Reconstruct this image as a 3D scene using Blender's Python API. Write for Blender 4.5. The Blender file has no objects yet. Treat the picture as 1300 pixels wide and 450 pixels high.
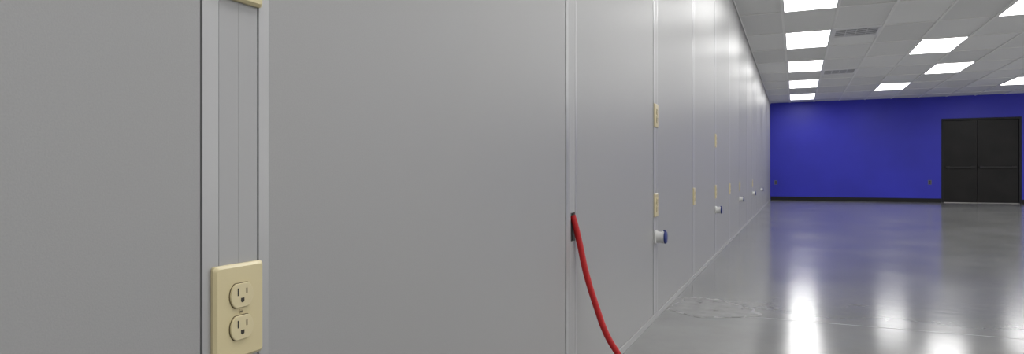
import bpy, bmesh, math, random
from mathutils import Vector, Matrix
random.seed(4)
S = bpy.context.scene
C = S.collection
S.view_settings.view_transform = 'Standard'
S.view_settings.look = 'None'
H = 2.585           # ceiling height
YB = 18.7           # back wall
YR = -4.0           # end of the modelled room behind the viewer
XR = 10.0           # right side, left unwalled to let world fill light in
GX0, GXP = .48, .582    # ceiling grid across the room
GY0, GYP = 9.42, 1.22   # ceiling grid along the room

# ------------------------------------------------------------------ materials
def mat(name, col, rough=.5, metal=0., spec=.5, noise=None, bump=None, coat=0., coat_r=.1):
    m = bpy.data.materials.new(name); m.use_nodes = True
    nt = m.node_tree; b = nt.nodes['Principled BSDF']
    b.inputs['Base Color'].default_value = (*col, 1)
    b.inputs['Roughness'].default_value = rough
    b.inputs['Metallic'].default_value = metal
    b.inputs['Specular IOR Level'].default_value = spec
    b.inputs['Coat Weight'].default_value = coat
    b.inputs['Coat Roughness'].default_value = coat_r
    geo = nt.nodes.new('ShaderNodeNewGeometry')
    if noise:
        sc, amt = noise
        n = nt.nodes.new('ShaderNodeTexNoise'); n.inputs['Scale'].default_value = sc; n.inputs['Detail'].default_value = 4
        nt.links.new(geo.outputs['Position'], n.inputs['Vector'])
        r = nt.nodes.new('ShaderNodeMapRange'); r.inputs[1].default_value = .3; r.inputs[2].default_value = .7
        r.inputs[3].default_value = 1 - amt; r.inputs[4].default_value = 1 + amt
        nt.links.new(n.outputs['Fac'], r.inputs[0])
        v = nt.nodes.new('ShaderNodeVectorMath'); v.operation = 'SCALE'
        v.inputs[0].default_value = col
        nt.links.new(r.outputs[0], v.inputs['Scale'])
        nt.links.new(v.outputs[0], b.inputs['Base Color'])
    if bump:
        sc, st, di = bump
        n = nt.nodes.new('ShaderNodeTexNoise'); n.inputs['Scale'].default_value = sc; n.inputs['Detail'].default_value = 3
        nt.links.new(geo.outputs['Position'], n.inputs['Vector'])
        bp = nt.nodes.new('ShaderNodeBump'); bp.inputs['Strength'].default_value = st; bp.inputs['Distance'].default_value = di
        nt.links.new(n.outputs['Fac'], bp.inputs['Height'])
        nt.links.new(bp.outputs[0], b.inputs['Normal'])
    return m

def emis(name, col, st):
    m = bpy.data.materials.new(name); m.use_nodes = True
    nt = m.node_tree; nt.nodes.clear()
    e = nt.nodes.new('ShaderNodeEmission'); e.inputs[0].default_value = (*col, 1); e.inputs[1].default_value = st
    o = nt.nodes.new('ShaderNodeOutputMaterial'); nt.links.new(e.outputs[0], o.inputs[0])
    return m

M_panel = mat('panel_vinyl', (.322, .321, .320), .40, spec=.48, noise=(500, .03), bump=(620, .15, .0008))
M_post = mat('post_paint', (.37, .37, .372), .40, spec=.45)
M_post2 = mat('post_flange', (.40, .40, .403), .30, metal=.3, spec=.5)
M_gap = mat('dark_gap', (.012, .012, .012), .8)
M_open = mat('opening_grey', (.05, .05, .048), .7)
M_track = mat('track_metal', (.38, .38, .38), .4, metal=.1)
M_ivory = mat('ivory_plastic', (.60, .52, .31), .28)
M_ivory2 = mat('ivory_receptacle', (.62, .54, .335), .30)
M_slot = mat('slot_dark', (.03, .025, .02), .6)
M_seam = mat('seam_brown', (.12, .09, .04), .6)
M_screw = mat('screw_paint', (.5, .42, .25), .3, metal=.3)
M_red = mat('red_rubber', (.46, .019, .021), .5, spec=.3)
M_white = mat('pale_plastic', (.60, .60, .59), .4)
M_bluecap = mat('blue_plastic', (.012, .026, .17), .35)
M_bluewall = mat('blue_paint', (.029, .031, .43), .42, spec=.35, noise=(.8, .12))
M_black = mat('black_paint', (.007, .007, .009), .5, spec=.3)
M_door = mat('door_black', (.0065, .0056, .0054), .38, spec=.25, noise=(3, .5))
M_bar = mat('bar_dark_metal', (.013, .012, .012), .45, metal=.2)
M_thresh = mat('threshold_metal', (.5, .48, .47), .3, metal=.5)
M_grid = mat('grid_white', (.88, .88, .87), .5)
M_frame = mat('light_frame', (.85, .85, .85), .4)
M_light = emis('diffuser_glow', (1, .995, .985), 10.0)
M_vent = mat('vent_grey', (.85, .85, .85), .5)
M_ventback = mat('vent_backing', (.10, .10, .10), .7)
M_plain = mat('plain_grey_wall', (.4, .4, .4), .5)
M_steelplate = mat('grey_plate', (.10, .10, .13), .4)

# ceiling tiles: mineral fibre with a slightly different shade per tile
def tile_mat():
    m = mat('ceiling_tile', (.5, .5, .5), .85, spec=.2, bump=(90, .3, .003))
    nt = m.node_tree; b = nt.nodes['Principled BSDF']
    geo = nt.nodes.new('ShaderNodeNewGeometry')
    a = nt.nodes.new('ShaderNodeVectorMath'); a.operation = 'SUBTRACT'; a.inputs[1].default_value = (GX0, GY0, 0)
    d = nt.nodes.new('ShaderNodeVectorMath'); d.operation = 'DIVIDE'; d.inputs[1].default_value = (GXP, GYP, 10)
    f = nt.nodes.new('ShaderNodeVectorMath'); f.operation = 'FLOOR'
    w = nt.nodes.new('ShaderNodeTexWhiteNoise'); w.noise_dimensions = '2D'
    r = nt.nodes.new('ShaderNodeMapRange'); r.inputs[3].default_value = .74; r.inputs[4].default_value = .86
    L = nt.links
    L.new(geo.outputs['Position'], a.inputs[0]); L.new(a.outputs[0], d.inputs[0]); L.new(d.outputs[0], f.inputs[0])
    L.new(f.outputs[0], w.inputs['Vector']); L.new(w.outputs['Value'], r.inputs[0])
    c = nt.nodes.new('ShaderNodeCombineColor')
    for i in range(3): L.new(r.outputs[0], c.inputs[i])
    L.new(c.outputs[0], b.inputs['Base Color'])
    return m
M_tile = tile_mat()

def floor_mat():
    m = bpy.data.materials.new('epoxy_floor'); m.use_nodes = True
    nt = m.node_tree; b = nt.nodes['Principled BSDF']; L = nt.links
    geo = nt.nodes.new('ShaderNodeNewGeometry')
    def noise(scale, detail=4, rough=.55, mapping=None):
        n = nt.nodes.new('ShaderNodeTexNoise'); n.inputs['Scale'].default_value = scale; n.inputs['Detail'].default_value = detail; n.inputs['Roughness'].default_value = rough
        if mapping:
            mp = nt.nodes.new('ShaderNodeMapping'); mp.inputs['Scale'].default_value = mapping[0]; mp.inputs['Location'].default_value = mapping[1]
            L.new(geo.outputs['Position'], mp.inputs[0]); L.new(mp.outputs[0], n.inputs['Vector'])
        else: L.new(geo.outputs['Position'], n.inputs['Vector'])
        return n
    def rng(src, a, b_, c, d):
        r = nt.nodes.new('ShaderNodeMapRange'); r.inputs[1].default_value = a; r.inputs[2].default_value = b_; r.inputs[3].default_value = c; r.inputs[4].default_value = d
        L.new(src, r.inputs[0]); return r.outputs[0]
    def mix(fac, A, B):
        mx = nt.nodes.new('ShaderNodeMix'); mx.data_type = 'RGBA'
        L.new(fac, mx.inputs['Factor']); L.new(A, mx.inputs['A']); mx.inputs['B'].default_value = (*B, 1)
        return mx.outputs['Result']
    n = noise(1.3, 7, .62)
    cr = nt.nodes.new('ShaderNodeValToRGB')
    cr.color_ramp.elements[0].position = .34; cr.color_ramp.elements[0].color = (.165, .167, .165, 1)
    cr.color_ramp.elements[1].position = .66; cr.color_ramp.elements[1].color = (.228, .229, .225, 1)
    L.new(n.outputs['Fac'], cr.inputs[0])
    st = mix(rng(noise(1.9, 5, .6, ((1, .6, 1), (7, 2, 0))).outputs['Fac'], .56, .72, 0, .3), cr.outputs[0], (.165, .176, .20))
    fk = mix(rng(noise(22, 2, .5, ((1, .5, 1), (1.1, 5, 0))).outputs['Fac'], .745, .78, 0, .45), st, (.48, .48, .48))
    L.new(fk, b.inputs['Base Color'])
    L.new(rng(noise(1.2, 5, .55, ((1, .7, 1), (0, 4, 0))).outputs['Fac'], .3, .7, .135, .185), b.inputs['Roughness'])
    b.inputs['Specular IOR Level'].default_value = .85
    n4 = noise(11, 2, .5)
    bp = nt.nodes.new('ShaderNodeBump'); bp.inputs['Strength'].default_value = .10; bp.inputs['Distance'].default_value = .004
    L.new(n4.outputs['Fac'], bp.inputs['Height']); L.new(bp.outputs[0], b.inputs['Normal'])
    return m
M_floor = floor_mat()
M_joint = mat('joint_filler', (.34, .34, .34), .4, spec=.5)
M_patch = mat('patch_filler', (.215, .215, .213), .19, spec=.8, noise=(18, .2))
M_patch_edge = mat('patch_edge', (.26, .26, .26), .28, spec=.6, noise=(40, .6))

# ------------------------------------------------------------------ mesh helpers
def box(bm, a, b):
    x0, y0, z0 = a; x1, y1, z1 = b
    v = [bm.verts.new(p) for p in ((x0,y0,z0),(x1,y0,z0),(x1,y1,z0),(x0,y1,z0),(x0,y0,z1),(x1,y0,z1),(x1,y1,z1),(x0,y1,z1))]
    for f in ((3,2,1,0),(4,5,6,7),(0,1,5,4),(1,2,6,5),(2,3,7,6),(3,0,4,7)):
        bm.faces.new([v[i] for i in f])

def boxes(*bs):
    bm = bmesh.new()
    for a, b in bs: box(bm, a, b)
    return bm

def prism_x(bm, pts, x0, x1):          # polygon in (y,z), extruded along x
    a = [bm.verts.new((x0, y, z)) for y, z in pts]; b = [bm.verts.new((x1, y, z)) for y, z in pts]
    bm.faces.new(a); bm.faces.new(b[::-1])
    n = len(pts)
    for i in range(n): bm.faces.new((a[i], b[i], b[(i+1) % n], a[(i+1) % n]))

def lathe_x(bm, prof, seg=28, cy=0, cz=0):   # profile of (x, radius)
    rings = []
    for x, r in prof:
        rings.append([bm.verts.new((x, cy + r*math.cos(2*math.pi*i/seg), cz + r*math.sin(2*math.pi*i/seg))) for i in range(seg)])
    for a, b in zip(rings, rings[1:]):
        for i in range(seg): bm.faces.new((a[i], b[i], b[(i+1) % seg], a[(i+1) % seg]))
    bm.faces.new(rings[0]); bm.faces.new(rings[-1][::-1])

def rrect(w, h, r, n=5):
    out = []
    for cx, cy, a0 in ((w/2-r, h/2-r, 0), (-w/2+r, h/2-r, 90), (-w/2+r, -h/2+r, 180), (w/2-r, -h/2+r, 270)):
        for i in range(n+1):
            a = math.radians(a0 + 90*i/n); out.append((cx + r*math.cos(a), cy + r*math.sin(a)))
    return out

def obj(name, bm, m, parent=None, bevel=0, smooth=False):
    bmesh.ops.recalc_face_normals(bm, faces=bm.faces)
    me = bpy.data.meshes.new(name); bm.to_mesh(me); bm.free()
    if smooth:
        for p in me.polygons: p.use_smooth = True
    me.materials.append(m)
    o = bpy.data.objects.new(name, me); C.objects.link(o)
    if parent: o.parent = parent
    if bevel:
        md = o.modifiers.new('bevel', 'BEVEL'); md.width = bevel; md.segments = 3; md.limit_method = 'ANGLE'; md.angle_limit = math.radians(40)
    if smooth:
        try:
            with bpy.context.temp_override(object=o, active_object=o, selected_editable_objects=[o]):
                bpy.ops.object.shade_smooth_by_angle(angle=math.radians(40))
        except Exception: pass
    return o

def tag(o, label=None, cat=None, group=None, kind=None):
    if label: o['label'] = label
    if cat: o['category'] = cat
    if group: o['group'] = group
    if kind: o['kind'] = kind
    return o

def empty(name, loc=(0,0,0), rz=0):
    o = bpy.data.objects.new(name, None); C.objects.link(o); o.location = loc; o.rotation_euler = (0,0,rz)
    o.empty_display_size = .05
    return o

def dup(o, parent=None):
    c = o.copy(); C.objects.link(c)
    if parent: c.parent = parent
    for ch in list(o.children): dup(ch, c)
    return c

ORD = ['nearest', 'second', 'third', 'fourth', 'fifth', 'sixth', 'seventh', 'eighth', 'ninth', 'tenth', 'eleventh', 'twelfth', 'thirteenth', 'fourteenth', 'fifteenth']

# ------------------------------------------------------------------ setting
fl = tag(obj('floor', boxes(((-.1, YR-.1, -.1), (XR+.1, YB+.1, 0))), M_floor), 'glossy grey sealed concrete floor reflecting the blue wall and lights', 'floor', kind='structure')
obj('joint', boxes(((.006, 3.387, 0), (XR, 3.392, .0005))), M_joint, fl)

def blob(pts, z0, z1, jit=.012, sub=5):
    out = []
    for i, p in enumerate(pts):
        q = pts[(i+1) % len(pts)]
        for k in range(sub):
            t = k/sub
            out.append((p[0]+(q[0]-p[0])*t+random.uniform(-jit, jit), p[1]+(q[1]-p[1])*t+random.uniform(-jit, jit)))
    bm = bmesh.new()
    a = [bm.verts.new((x, y, z0)) for x, y in out]; b = [bm.verts.new((x, y, z1)) for x, y in out]
    bm.faces.new(a[::-1]); bm.faces.new(b)
    for i in range(len(a)): bm.faces.new((a[i], a[(i+1) % len(a)], b[(i+1) % len(a)], b[i]))
    return bm
patch_pts = [(.02, 3.40), (.04, 3.78), (.22, 3.80), (.40, 3.62), (.47, 3.44), (.33, 3.33), (.18, 3.27)]
pe = obj('patch', blob(patch_pts, .0001, .0006), M_patch_edge, fl)
cx = sum(p[0] for p in patch_pts)/7; cy = sum(p[1] for p in patch_pts)/7
obj('patch_filler', blob([(cx+(x-cx)*.96, cy+(y-cy)*.96) for x, y in patch_pts], .0006, .0009, .018), M_patch, pe)

ce = tag(obj('ceiling', boxes(((-.1, YR-.1, H), (XR+.1, YB+.1, H+.1))), M_tile), 'suspended ceiling of grey mineral tiles in a white grid', 'ceiling', kind='structure')
gx = [GX0+GXP*k for k in range(0, 17) if GX0+GXP*k < XR-.1]
gy = [GY0+GYP*j for j in range(-10, 8)]
VENTS = [(GX0+GXP, GY0), (GX0+GXP, GY0+3*GYP)]
bm = bmesh.new()
for x in gx: box(bm, (x-.014, YR, H-.010), (x+.014, YB, H))
for y in gy:
    if y > YB-.05: continue
    xs = [.002]+gx+[XR]
    for a, b in zip(xs, xs[1:]):
        box(bm, (a+(.014 if a > .1 else 0), y-.014, H-.010), (b-.014, y+.014, H-.0005))
for x, y in VENTS: box(bm, (x+.014, y+GYP/2-.014, H-.010), (x+GXP-.014, y+GYP/2+.014, H-.0005))
box(bm, (.008, YR, H-.02), (.011, YB, H))
obj('ceiling_grid', bm, M_grid, ce)

# back wall with door opening
DX0, DX1, DZ = 3.87, 5.46, 2.04
wb = tag(obj('wall_back', boxes(((-.1, YB, 0), (DX0, YB+.15, H)), ((DX1, YB, 0), (XR+.1, YB+.15, H)), ((DX0, YB, DZ), (DX1, YB+.15, H))), M_bluewall), 'deep blue painted wall at the far end of the room', 'wall', kind='structure')
tag(obj('wall_rear', boxes(((-.1, YR-.1, 0), (XR+.1, YR, H))), M_plain), 'plain grey wall behind the viewer', 'wall', kind='structure')
tag(obj('baseboard_back', boxes(((.012, YB-.010, 0), (DX0-.001, YB, .10)), ((DX1+.001, YB-.010, 0), (XR, YB, .10))), M_black, bevel=.003), 'black rubber baseboard along the blue wall', 'baseboard', kind='structure')

# double door
dr = tag(empty('door_1', ((DX0+DX1)/2, YB, 0)), 'black double door with push bars in the blue wall', 'door', kind='structure')
def loc(bm, o):
    bmesh.ops.translate(bm, verts=bm.verts, vec=-o.location); return bm
obj('door_frame', loc(boxes(((DX0+.001, YB-.012, 0), (DX0+.05, YB+.12, DZ-.05)), ((DX1-.05, YB-.012, 0), (DX1-.001, YB+.12, DZ-.05)), ((DX0+.001, YB-.012, DZ-.05), (DX1-.001, YB+.12, DZ-.001)), ((DX0+.05, YB+.102, 0), (DX1-.05, YB+.12, DZ-.05))), dr), M_black, dr, bevel=.003)  # last box: added backing that stops world light showing through the leaf gaps
xm = 4.60
for a, b in ((DX0+.053, xm-.0025), (xm+.0025, DX1-.053)):
    lf = obj('door_leaf', loc(boxes(((a, YB+.02, .012), (b, YB+.065, DZ-.054))), dr), M_door, dr, bevel=.003)
    obj('push_bar', loc(boxes(((a+.04, YB-.03, .84), (b-.04, YB-.005, .875)), ((a+.04, YB-.005, .83), (a+.12, YB+.02, .885)), ((b-.12, YB-.005, .83), (b-.04, YB+.02, .885))), dr), M_bar, lf, bevel=.004)
obj('threshold', loc(boxes(((DX0+.05, YB-.05, 0), (DX1-.05, YB+.10, .010))), dr), M_thresh, dr, bevel=.003)

# ------------------------------------------------------------------ partition wall on the left
PITCH, Y0, PW = 1.284, .591, .102
posts_y = [Y0+PITCH*k for k in range(15)]
wl = tag(obj('wall_left', boxes(((-.1, YR, 0), (-.03, YB, H))), M_gap), 'long pale grey modular partition wall of textured panels', 'wall', kind='structure')
edges = [YR]
for k, y in enumerate(posts_y): edges += [y-PW/2-(.0016 if k == 0 else .0062), y+PW/2+(.0010 if k == 0 else .0036)]
edges.append(YB)
ZP0, ZP1 = .028, H-.002
for i in range(0, len(edges), 2):
    a, b = edges[i], edges[i+1]
    if b-a > .02:
        obj('wall_panel', boxes(((-.03, a, ZP0), (0, b, ZP1))), M_panel, wl, bevel=.0008)
obj('bottom_track', boxes(((-.03, YR, 0), (.005, YB, .027))), M_track, wl, bevel=.001)
obj('top_track', boxes(((0.0005, YR, H-.03), (.007, YB, H-.0005))), M_track, wl)

def post(k, y, label):
    r = tag(empty('wall_post', (0, y, ZP0)), label, 'wall post', 'grey wiring posts along the partition wall')
    zt = ZP1-ZP0-.03
    obj('channel', boxes(((-.03, -.050, 0), (-.006, .050, zt))), M_open if k == 1 else M_gap, r)
    obj('side_flange', boxes(((-.006, -.051, 0), (.0012, -.0282, zt))), M_post2, r, bevel=.0004)
    obj('side_flange', boxes(((-.006, .0340, 0), (.0012, .051, zt))), M_post2, r, bevel=.0004)
    cut = [(0, .495-ZP0), (.582-ZP0, zt)]
    for n_, (y0, y1) in enumerate(((-.0277, .0017), (.0021, .0315))):
        if k == 1:
            bs = [((-.006, y0, a), (.0011, y1, b)) for a, b in cut]
            if n_ == 0: bs.append(((-.006, y0, cut[0][1]), (.0011, -.010, cut[1][0])))
        else: bs = [((-.006, y0, 0), (.0011, y1, zt))]
        obj('cover_strip', boxes(*bs), M_post, r, bevel=0 if k == 1 else .0004)
    return r
post_notes = {0: 'nearest wide grey wiring post with grooved covers and ivory outlet plates',
              1: 'second grey wiring post from the camera, red cable coming out of it',
              2: 'third grey wiring post, carrying two ivory plates and a blue-capped connector',
              3: 'fourth grey wiring post from the camera, one ivory plate low down'}
for k, y in enumerate(posts_y):
    post(k, y, post_notes.get(k, ORD[k]+' narrow grey wiring post from the camera along the partition wall'))

# ------------------------------------------------------------------ outlets (built facing +x, back of the plate at x=0)
def make_outlet(mp, mr, w=.076, h=.114):
    r = empty('electrical_outlet')
    bm = bmesh.new()
    # plate with a sloped rim
    o_, i_ = rrect(w, h, .005), rrect(w-.007, h-.007, .004)
    n = len(o_)
    A = [bm.verts.new((0, y, z)) for y, z in o_]; B = [bm.verts.new((.0038, y, z)) for y, z in o_]
    D = [bm.verts.new((.0070, y, z)) for y, z in i_]
    for P, Q in ((A, B), (B, D)):
        for i in range(n): bm.faces.new((P[i], Q[i], Q[(i+1) % n], P[(i+1) % n]))
    bm.faces.new(A); bm.faces.new(D)
    obj('cover_plate', bm, mp, r, bevel=.0008)
    X = .0070
    for s in (1, -1):
        zc = s*.0193
        pts = []
        for i in range(40):
            a = 2*math.pi*i/40
            pts.append((.0172*math.cos(a), zc+max(-.0143, min(.0143, .0172*math.sin(a)))))
        q = []
        for p in pts:
            if not q or (abs(p[0]-q[-1][0])+abs(p[1]-q[-1][1])) > 1e-5: q.append(p)
        bm = bmesh.new(); prism_x(bm, [(y*1.05, zc+(z-zc)*1.055) for y, z in q], X-.0002, X+.0002)
        bm2 = bmesh.new(); prism_x(bm2, q, X+.0002, X+.0030)
        rc = obj('receptacle', bm2, mr, r, bevel=.0007)
        obj('seam', bm, M_seam, rc)
        e0, e1 = X+.0028, X+.0033
        bm = bmesh.new(); box(bm, (e0, -.0076, zc+.0000), (e1, -.0056, zc+.0090)); obj('slot', bm, M_slot, rc)
        bm = bmesh.new(); box(bm, (e0, .0056, zc+.0012), (e1, .0074, zc+.0080)); obj('slot', bm, M_slot, rc)
        bm = bmesh.new()
        prism_x(bm, [(-.0026, zc-.0030), (-.0026, zc-.0060)] + [(-.0026*math.cos(math.pi*i/8), zc-.0060-.0026*math.sin(math.pi*i/8)) for i in range(1, 8)] + [(.0026, zc-.0060), (.0026, zc-.0030)], e0, e1)
        obj('ground_hole', bm, M_slot, rc)
    bm = bmesh.new(); lathe_x(bm, [(X, .0032), (X+.0008, .0030), (X+.0012, .002)], 16)
    sc = obj('screw', bm, M_screw, r)
    obj('screw_slot', boxes(((X+.0011, -.0022, -.0004), (X+.0014, .0022, .0004))), M_slot, sc)
    return r

FACE = .0014
first = make_outlet(M_ivory, M_ivory2)
used = False
def place_outlet(k, z, label):
    global used
    o = first if not used else dup(first)
    used = True
    o.location = (FACE, posts_y[k]-.002, z)
    tag(o, label, 'outlet', 'ivory outlets on the partition wall')
UP, LO = .965, .535
place_outlet(0, LO, 'large ivory duplex outlet in the foreground, low on the nearest post')
place_outlet(0, UP, 'ivory outlet plate cut by the top of the photo on the nearest post')
place_outlet(2, UP+.015, 'ivory outlet, upper of the two on the third post')
place_outlet(2, LO+.015, 'ivory outlet just above the nearest blue-capped connector on the third post')
place_outlet(3, LO+.015, 'ivory outlet alone on the fourth post')
place_outlet(4, UP+.015, 'ivory outlet, upper of the two on the fifth post')
place_outlet(4, LO+.015, 'ivory outlet above the blue-capped connector on the fifth post')
place_outlet(5, LO+.015, 'ivory outlet alone on the sixth post')
place_outlet(6, LO+.015, 'ivory outlet above the blue-capped connector on the seventh post')
place_outlet(8, LO+.015, 'ivory outlet above the blue-capped connector on the ninth post')

# dark outlets on the blue wall
d1 = make_outlet(M_steelplate, M_black)
d1.location = (.14, YB, .47); d1.rotation_euler.z = -math.pi/2
tag(d1, 'small dark grey outlet on the blue wall near the left corner', 'outlet', 'dark outlets on the blue wall')
d2 = dup(d1); d2.location = (3.63, YB, .49)
tag(d2, 'small dark grey outlet on the blue wall beside the black door', 'outlet', 'dark outlets on the blue wall')

# ------------------------------------------------------------------ blue-capped power connectors
def make_inlet():
    r = empty('power_connector')
    bm = bmesh.new(); prism_x(bm, rrect(.064, .064, .012), 0, .007); obj('base_flange', bm, M_white, r, bevel=.0015)
    bm = bmesh.new(); lathe_x(bm, [(.007, .028), (.012, .027), (.032, .026), (.033, .029), (.042, .029), (.043, .027)], 32)
    obj('socket_body', bm, M_white, r, smooth=True)
    bm = bmesh.new(); lathe_x(bm, [(.043, .026), (.044, .030), (.050, .030), (.053, .027), (.054, .014)], 32)
    cp = obj('cap', bm, M_bluecap, r, smooth=True)
    cp['label'] = 'dark blue plastic cap'
    obj('hinge', boxes(((.038, -.010, .029), (.050, .010, .034))), M_bluecap, cp, bevel=.002)
    return r
inl = make_inlet()
for i, k in enumerate((2, 4, 6, 8, 10)):
    o = inl if i == 0 else dup(inl)
    o.location = (FACE, posts_y[k]-.002, .395)
    tag(o, 'round pale connector with blue cap on the '+ORD[k]+' post', 'power connector', 'blue-capped power connectors along the wall')

# ------------------------------------------------------------------ red cable
def cable(name, pts, rad, m):
    cu = bpy.data.curves.new(name, 'CURVE'); cu.dimensions = '3D'
    sp = cu.splines.new('BEZIER'); sp.bezier_points.add(len(pts)-1)
    for b, p in zip(sp.bezier_points, pts):
        b.co = p; b.handle_left_type = b.handle_right_type = 'AUTO'
    cu.bevel_depth = rad; cu.bevel_resolution = 6; cu.use_fill_caps = True; cu.resolution_u = 16
    t = bpy.data.objects.new('tmp', cu); C.objects.link(t)
    dg = bpy.context.evaluated_depsgraph_get()
    me = bpy.data.meshes.new_from_object(t.evaluated_get(dg)); me.name = name
    bpy.data.objects.remove(t)
    for p in me.polygons: p.use_smooth = True
    me.materials.clear(); me.materials.append(m)
    o = bpy.data.objects.new(name, me); C.objects.link(o); return o
cb = cable('power_cable', [(-.002, 1.893, .573), (.006, 1.898, .540), (.017, 1.905, .486), (.034, 1.91, .403), (.065, 1.92, .295), (.094, 1.93, .212), (.127, 1.945, .150),
      (.170, 1.955, .082), (.235, 1.96, .030), (.32, 1.955, .0097), (.55, 1.90, .0092), (.85, 1.72, .0092), (1.15, 1.62, .0092)], .0095, M_red)
tag(cb, 'thick red cable curving out of the second post down to the floor', 'cable')

# ------------------------------------------------------------------ ceiling lights
def make_light():
    r = empty('ceiling_light')
    w, l, t = GXP-.030, GYP-.030, .010
    obj('frame', boxes(((-w/2, -l/2, -.011), (-w/2+t, l/2, 0)), ((w/2-t, -l/2, -.011), (w/2, l/2, 0)), ((-w/2+t, -l/2, -.011), (w/2-t, -l/2+t, 0)), ((-w/2+t, l/2-t, -.011), (w/2-t, l/2, 0))), M_frame, r)
    obj('diffuser', boxes(((-w/2+t, -l/2+t, -.011), (w/2-t, l/2-t, 0))), M_light, r)
    return r
vis = {(0, -2): 'bright ceiling panel over the partition wall, cut by the top of the photo',
       (0, 0): 'bright ceiling panel in the row along the partition wall, level with the nearer vent',
       (0, 2): 'third bright ceiling panel from the top in the row along the partition wall',
       (0, 4): 'fourth bright ceiling panel from the top in the row along the partition wall',
       (0, 6): 'farthest small bright ceiling panel, last in the row by the partition wall',
       (3, 1): 'large bright ceiling panel in the middle of the room, just right of the nearer vent',
       (4, 3): 'bright ceiling panel second in the middle rows, above the black door',
       (3, 5): 'small bright ceiling panel farthest away in the middle rows, near the blue wall',
       (4, -1): 'bright ceiling panel cut by the top right corner of the photo',
       (7, 5): 'bright ceiling panel cut by the right edge, near the blue wall'}
LI = [(0, 2*j) for j in range(-5, 4)] + [(3, 1), (4, 3), (3, 5), (4, -1), (7, 5), (3, -3), (4, -5), (3, -7), (4, -9), (7, 1), (7, -3), (7, -7), (8, 3), (8, -1), (8, -5), (8, -9), (11, 5), (11, 1), (11, -3), (11, -7)]
L0 = make_light(); first_l = True
for i, j in LI:
    o = L0 if first_l else dup(L0); first_l = False
    o.location = (GX0+GXP*(i+.5), GY0+GYP*(j+.5), H)
    lab = vis.get((i, j))
    tag(o, lab or 'bright ceiling panel outside the view of the photo', 'ceiling light', 'recessed ceiling light panels' if lab else 'ceiling light panels outside the view')

# vents
def make_vent():
    r = empty('ceiling_vent')
    w = GXP-.030; t = .03
    obj('frame', boxes(((-w/2, -w/2, -.012), (-w/2+t, w/2, 0)), ((w/2-t, -w/2, -.012), (w/2, w/2, 0)), ((-w/2+t, -w/2, -.012), (w/2-t, -w/2+t, 0)), ((-w/2+t, w/2-t, -.012), (w/2-t, w/2, 0))), M_frame, r, bevel=.001)
    obj('backing', boxes(((-w/2+t, -w/2+t, -.002), (w/2-t, w/2-t, 0))), M_ventback, r)
    bm = bmesh.new(); q = w-2*t
    n = 6
    for i in range(n):
        y = -q/2+q*(i+.5)/n
        v = [bm.verts.new(p) for p in ((-q/2, y-.025, -.007), (q/2, y-.025, -.007), (q/2, y+.025, -.0055), (-q/2, y+.025, -.0055), (-q/2, y-.025, -.006), (q/2, y-.025, -.006), (q/2, y+.025, -.0045), (-q/2, y+.025, -.0045))]
        for f in ((3,2,1,0),(4,5,6,7),(0,1,5,4),(1,2,6,5),(2,3,7,6),(3,0,4,7)): bm.faces.new([v[i] for i in f])
    for s in (-1, 0, 1): box(bm, (s*q*.25-.004, -q/2, -.009), (s*q*.25+.004, q/2, -.007))
    obj('louver', bm, M_vent, r)
    return r
v0 = make_vent()
for i, (x, y) in enumerate(VENTS):
    o = v0 if i == 0 else dup(v0)
    o.location = (x+GXP/2, y+GYP/4, H)
    tag(o, ['nearer grey louvred ceiling vent, just right of the row of lights', 'farther grey louvred ceiling vent, closer to the blue wall'][i], 'ceiling vent', 'square ceiling vents')

# ------------------------------------------------------------------ world and camera
w = bpy.data.worlds.new('World'); S.world = w; w.use_nodes = True
w.node_tree.nodes['Background'].inputs[0].default_value = (1, .997, .99, 1); w.node_tree.nodes['Background'].inputs[1].default_value = 1.35  # ambient fill added to brighten ceiling and walls, entering from the unwalled right
cam = bpy.data.cameras.new('camera'); co = bpy.data.objects.new('camera', cam); C.objects.link(co)
co.location = (.62, 0, .70); co.rotation_euler = (math.pi/2, 0, math.atan(360/828))
cam.sensor_width = 36; cam.lens = 828/1300*36; cam.shift_y = -4/1300
cam.clip_start = .02
S.camera = co
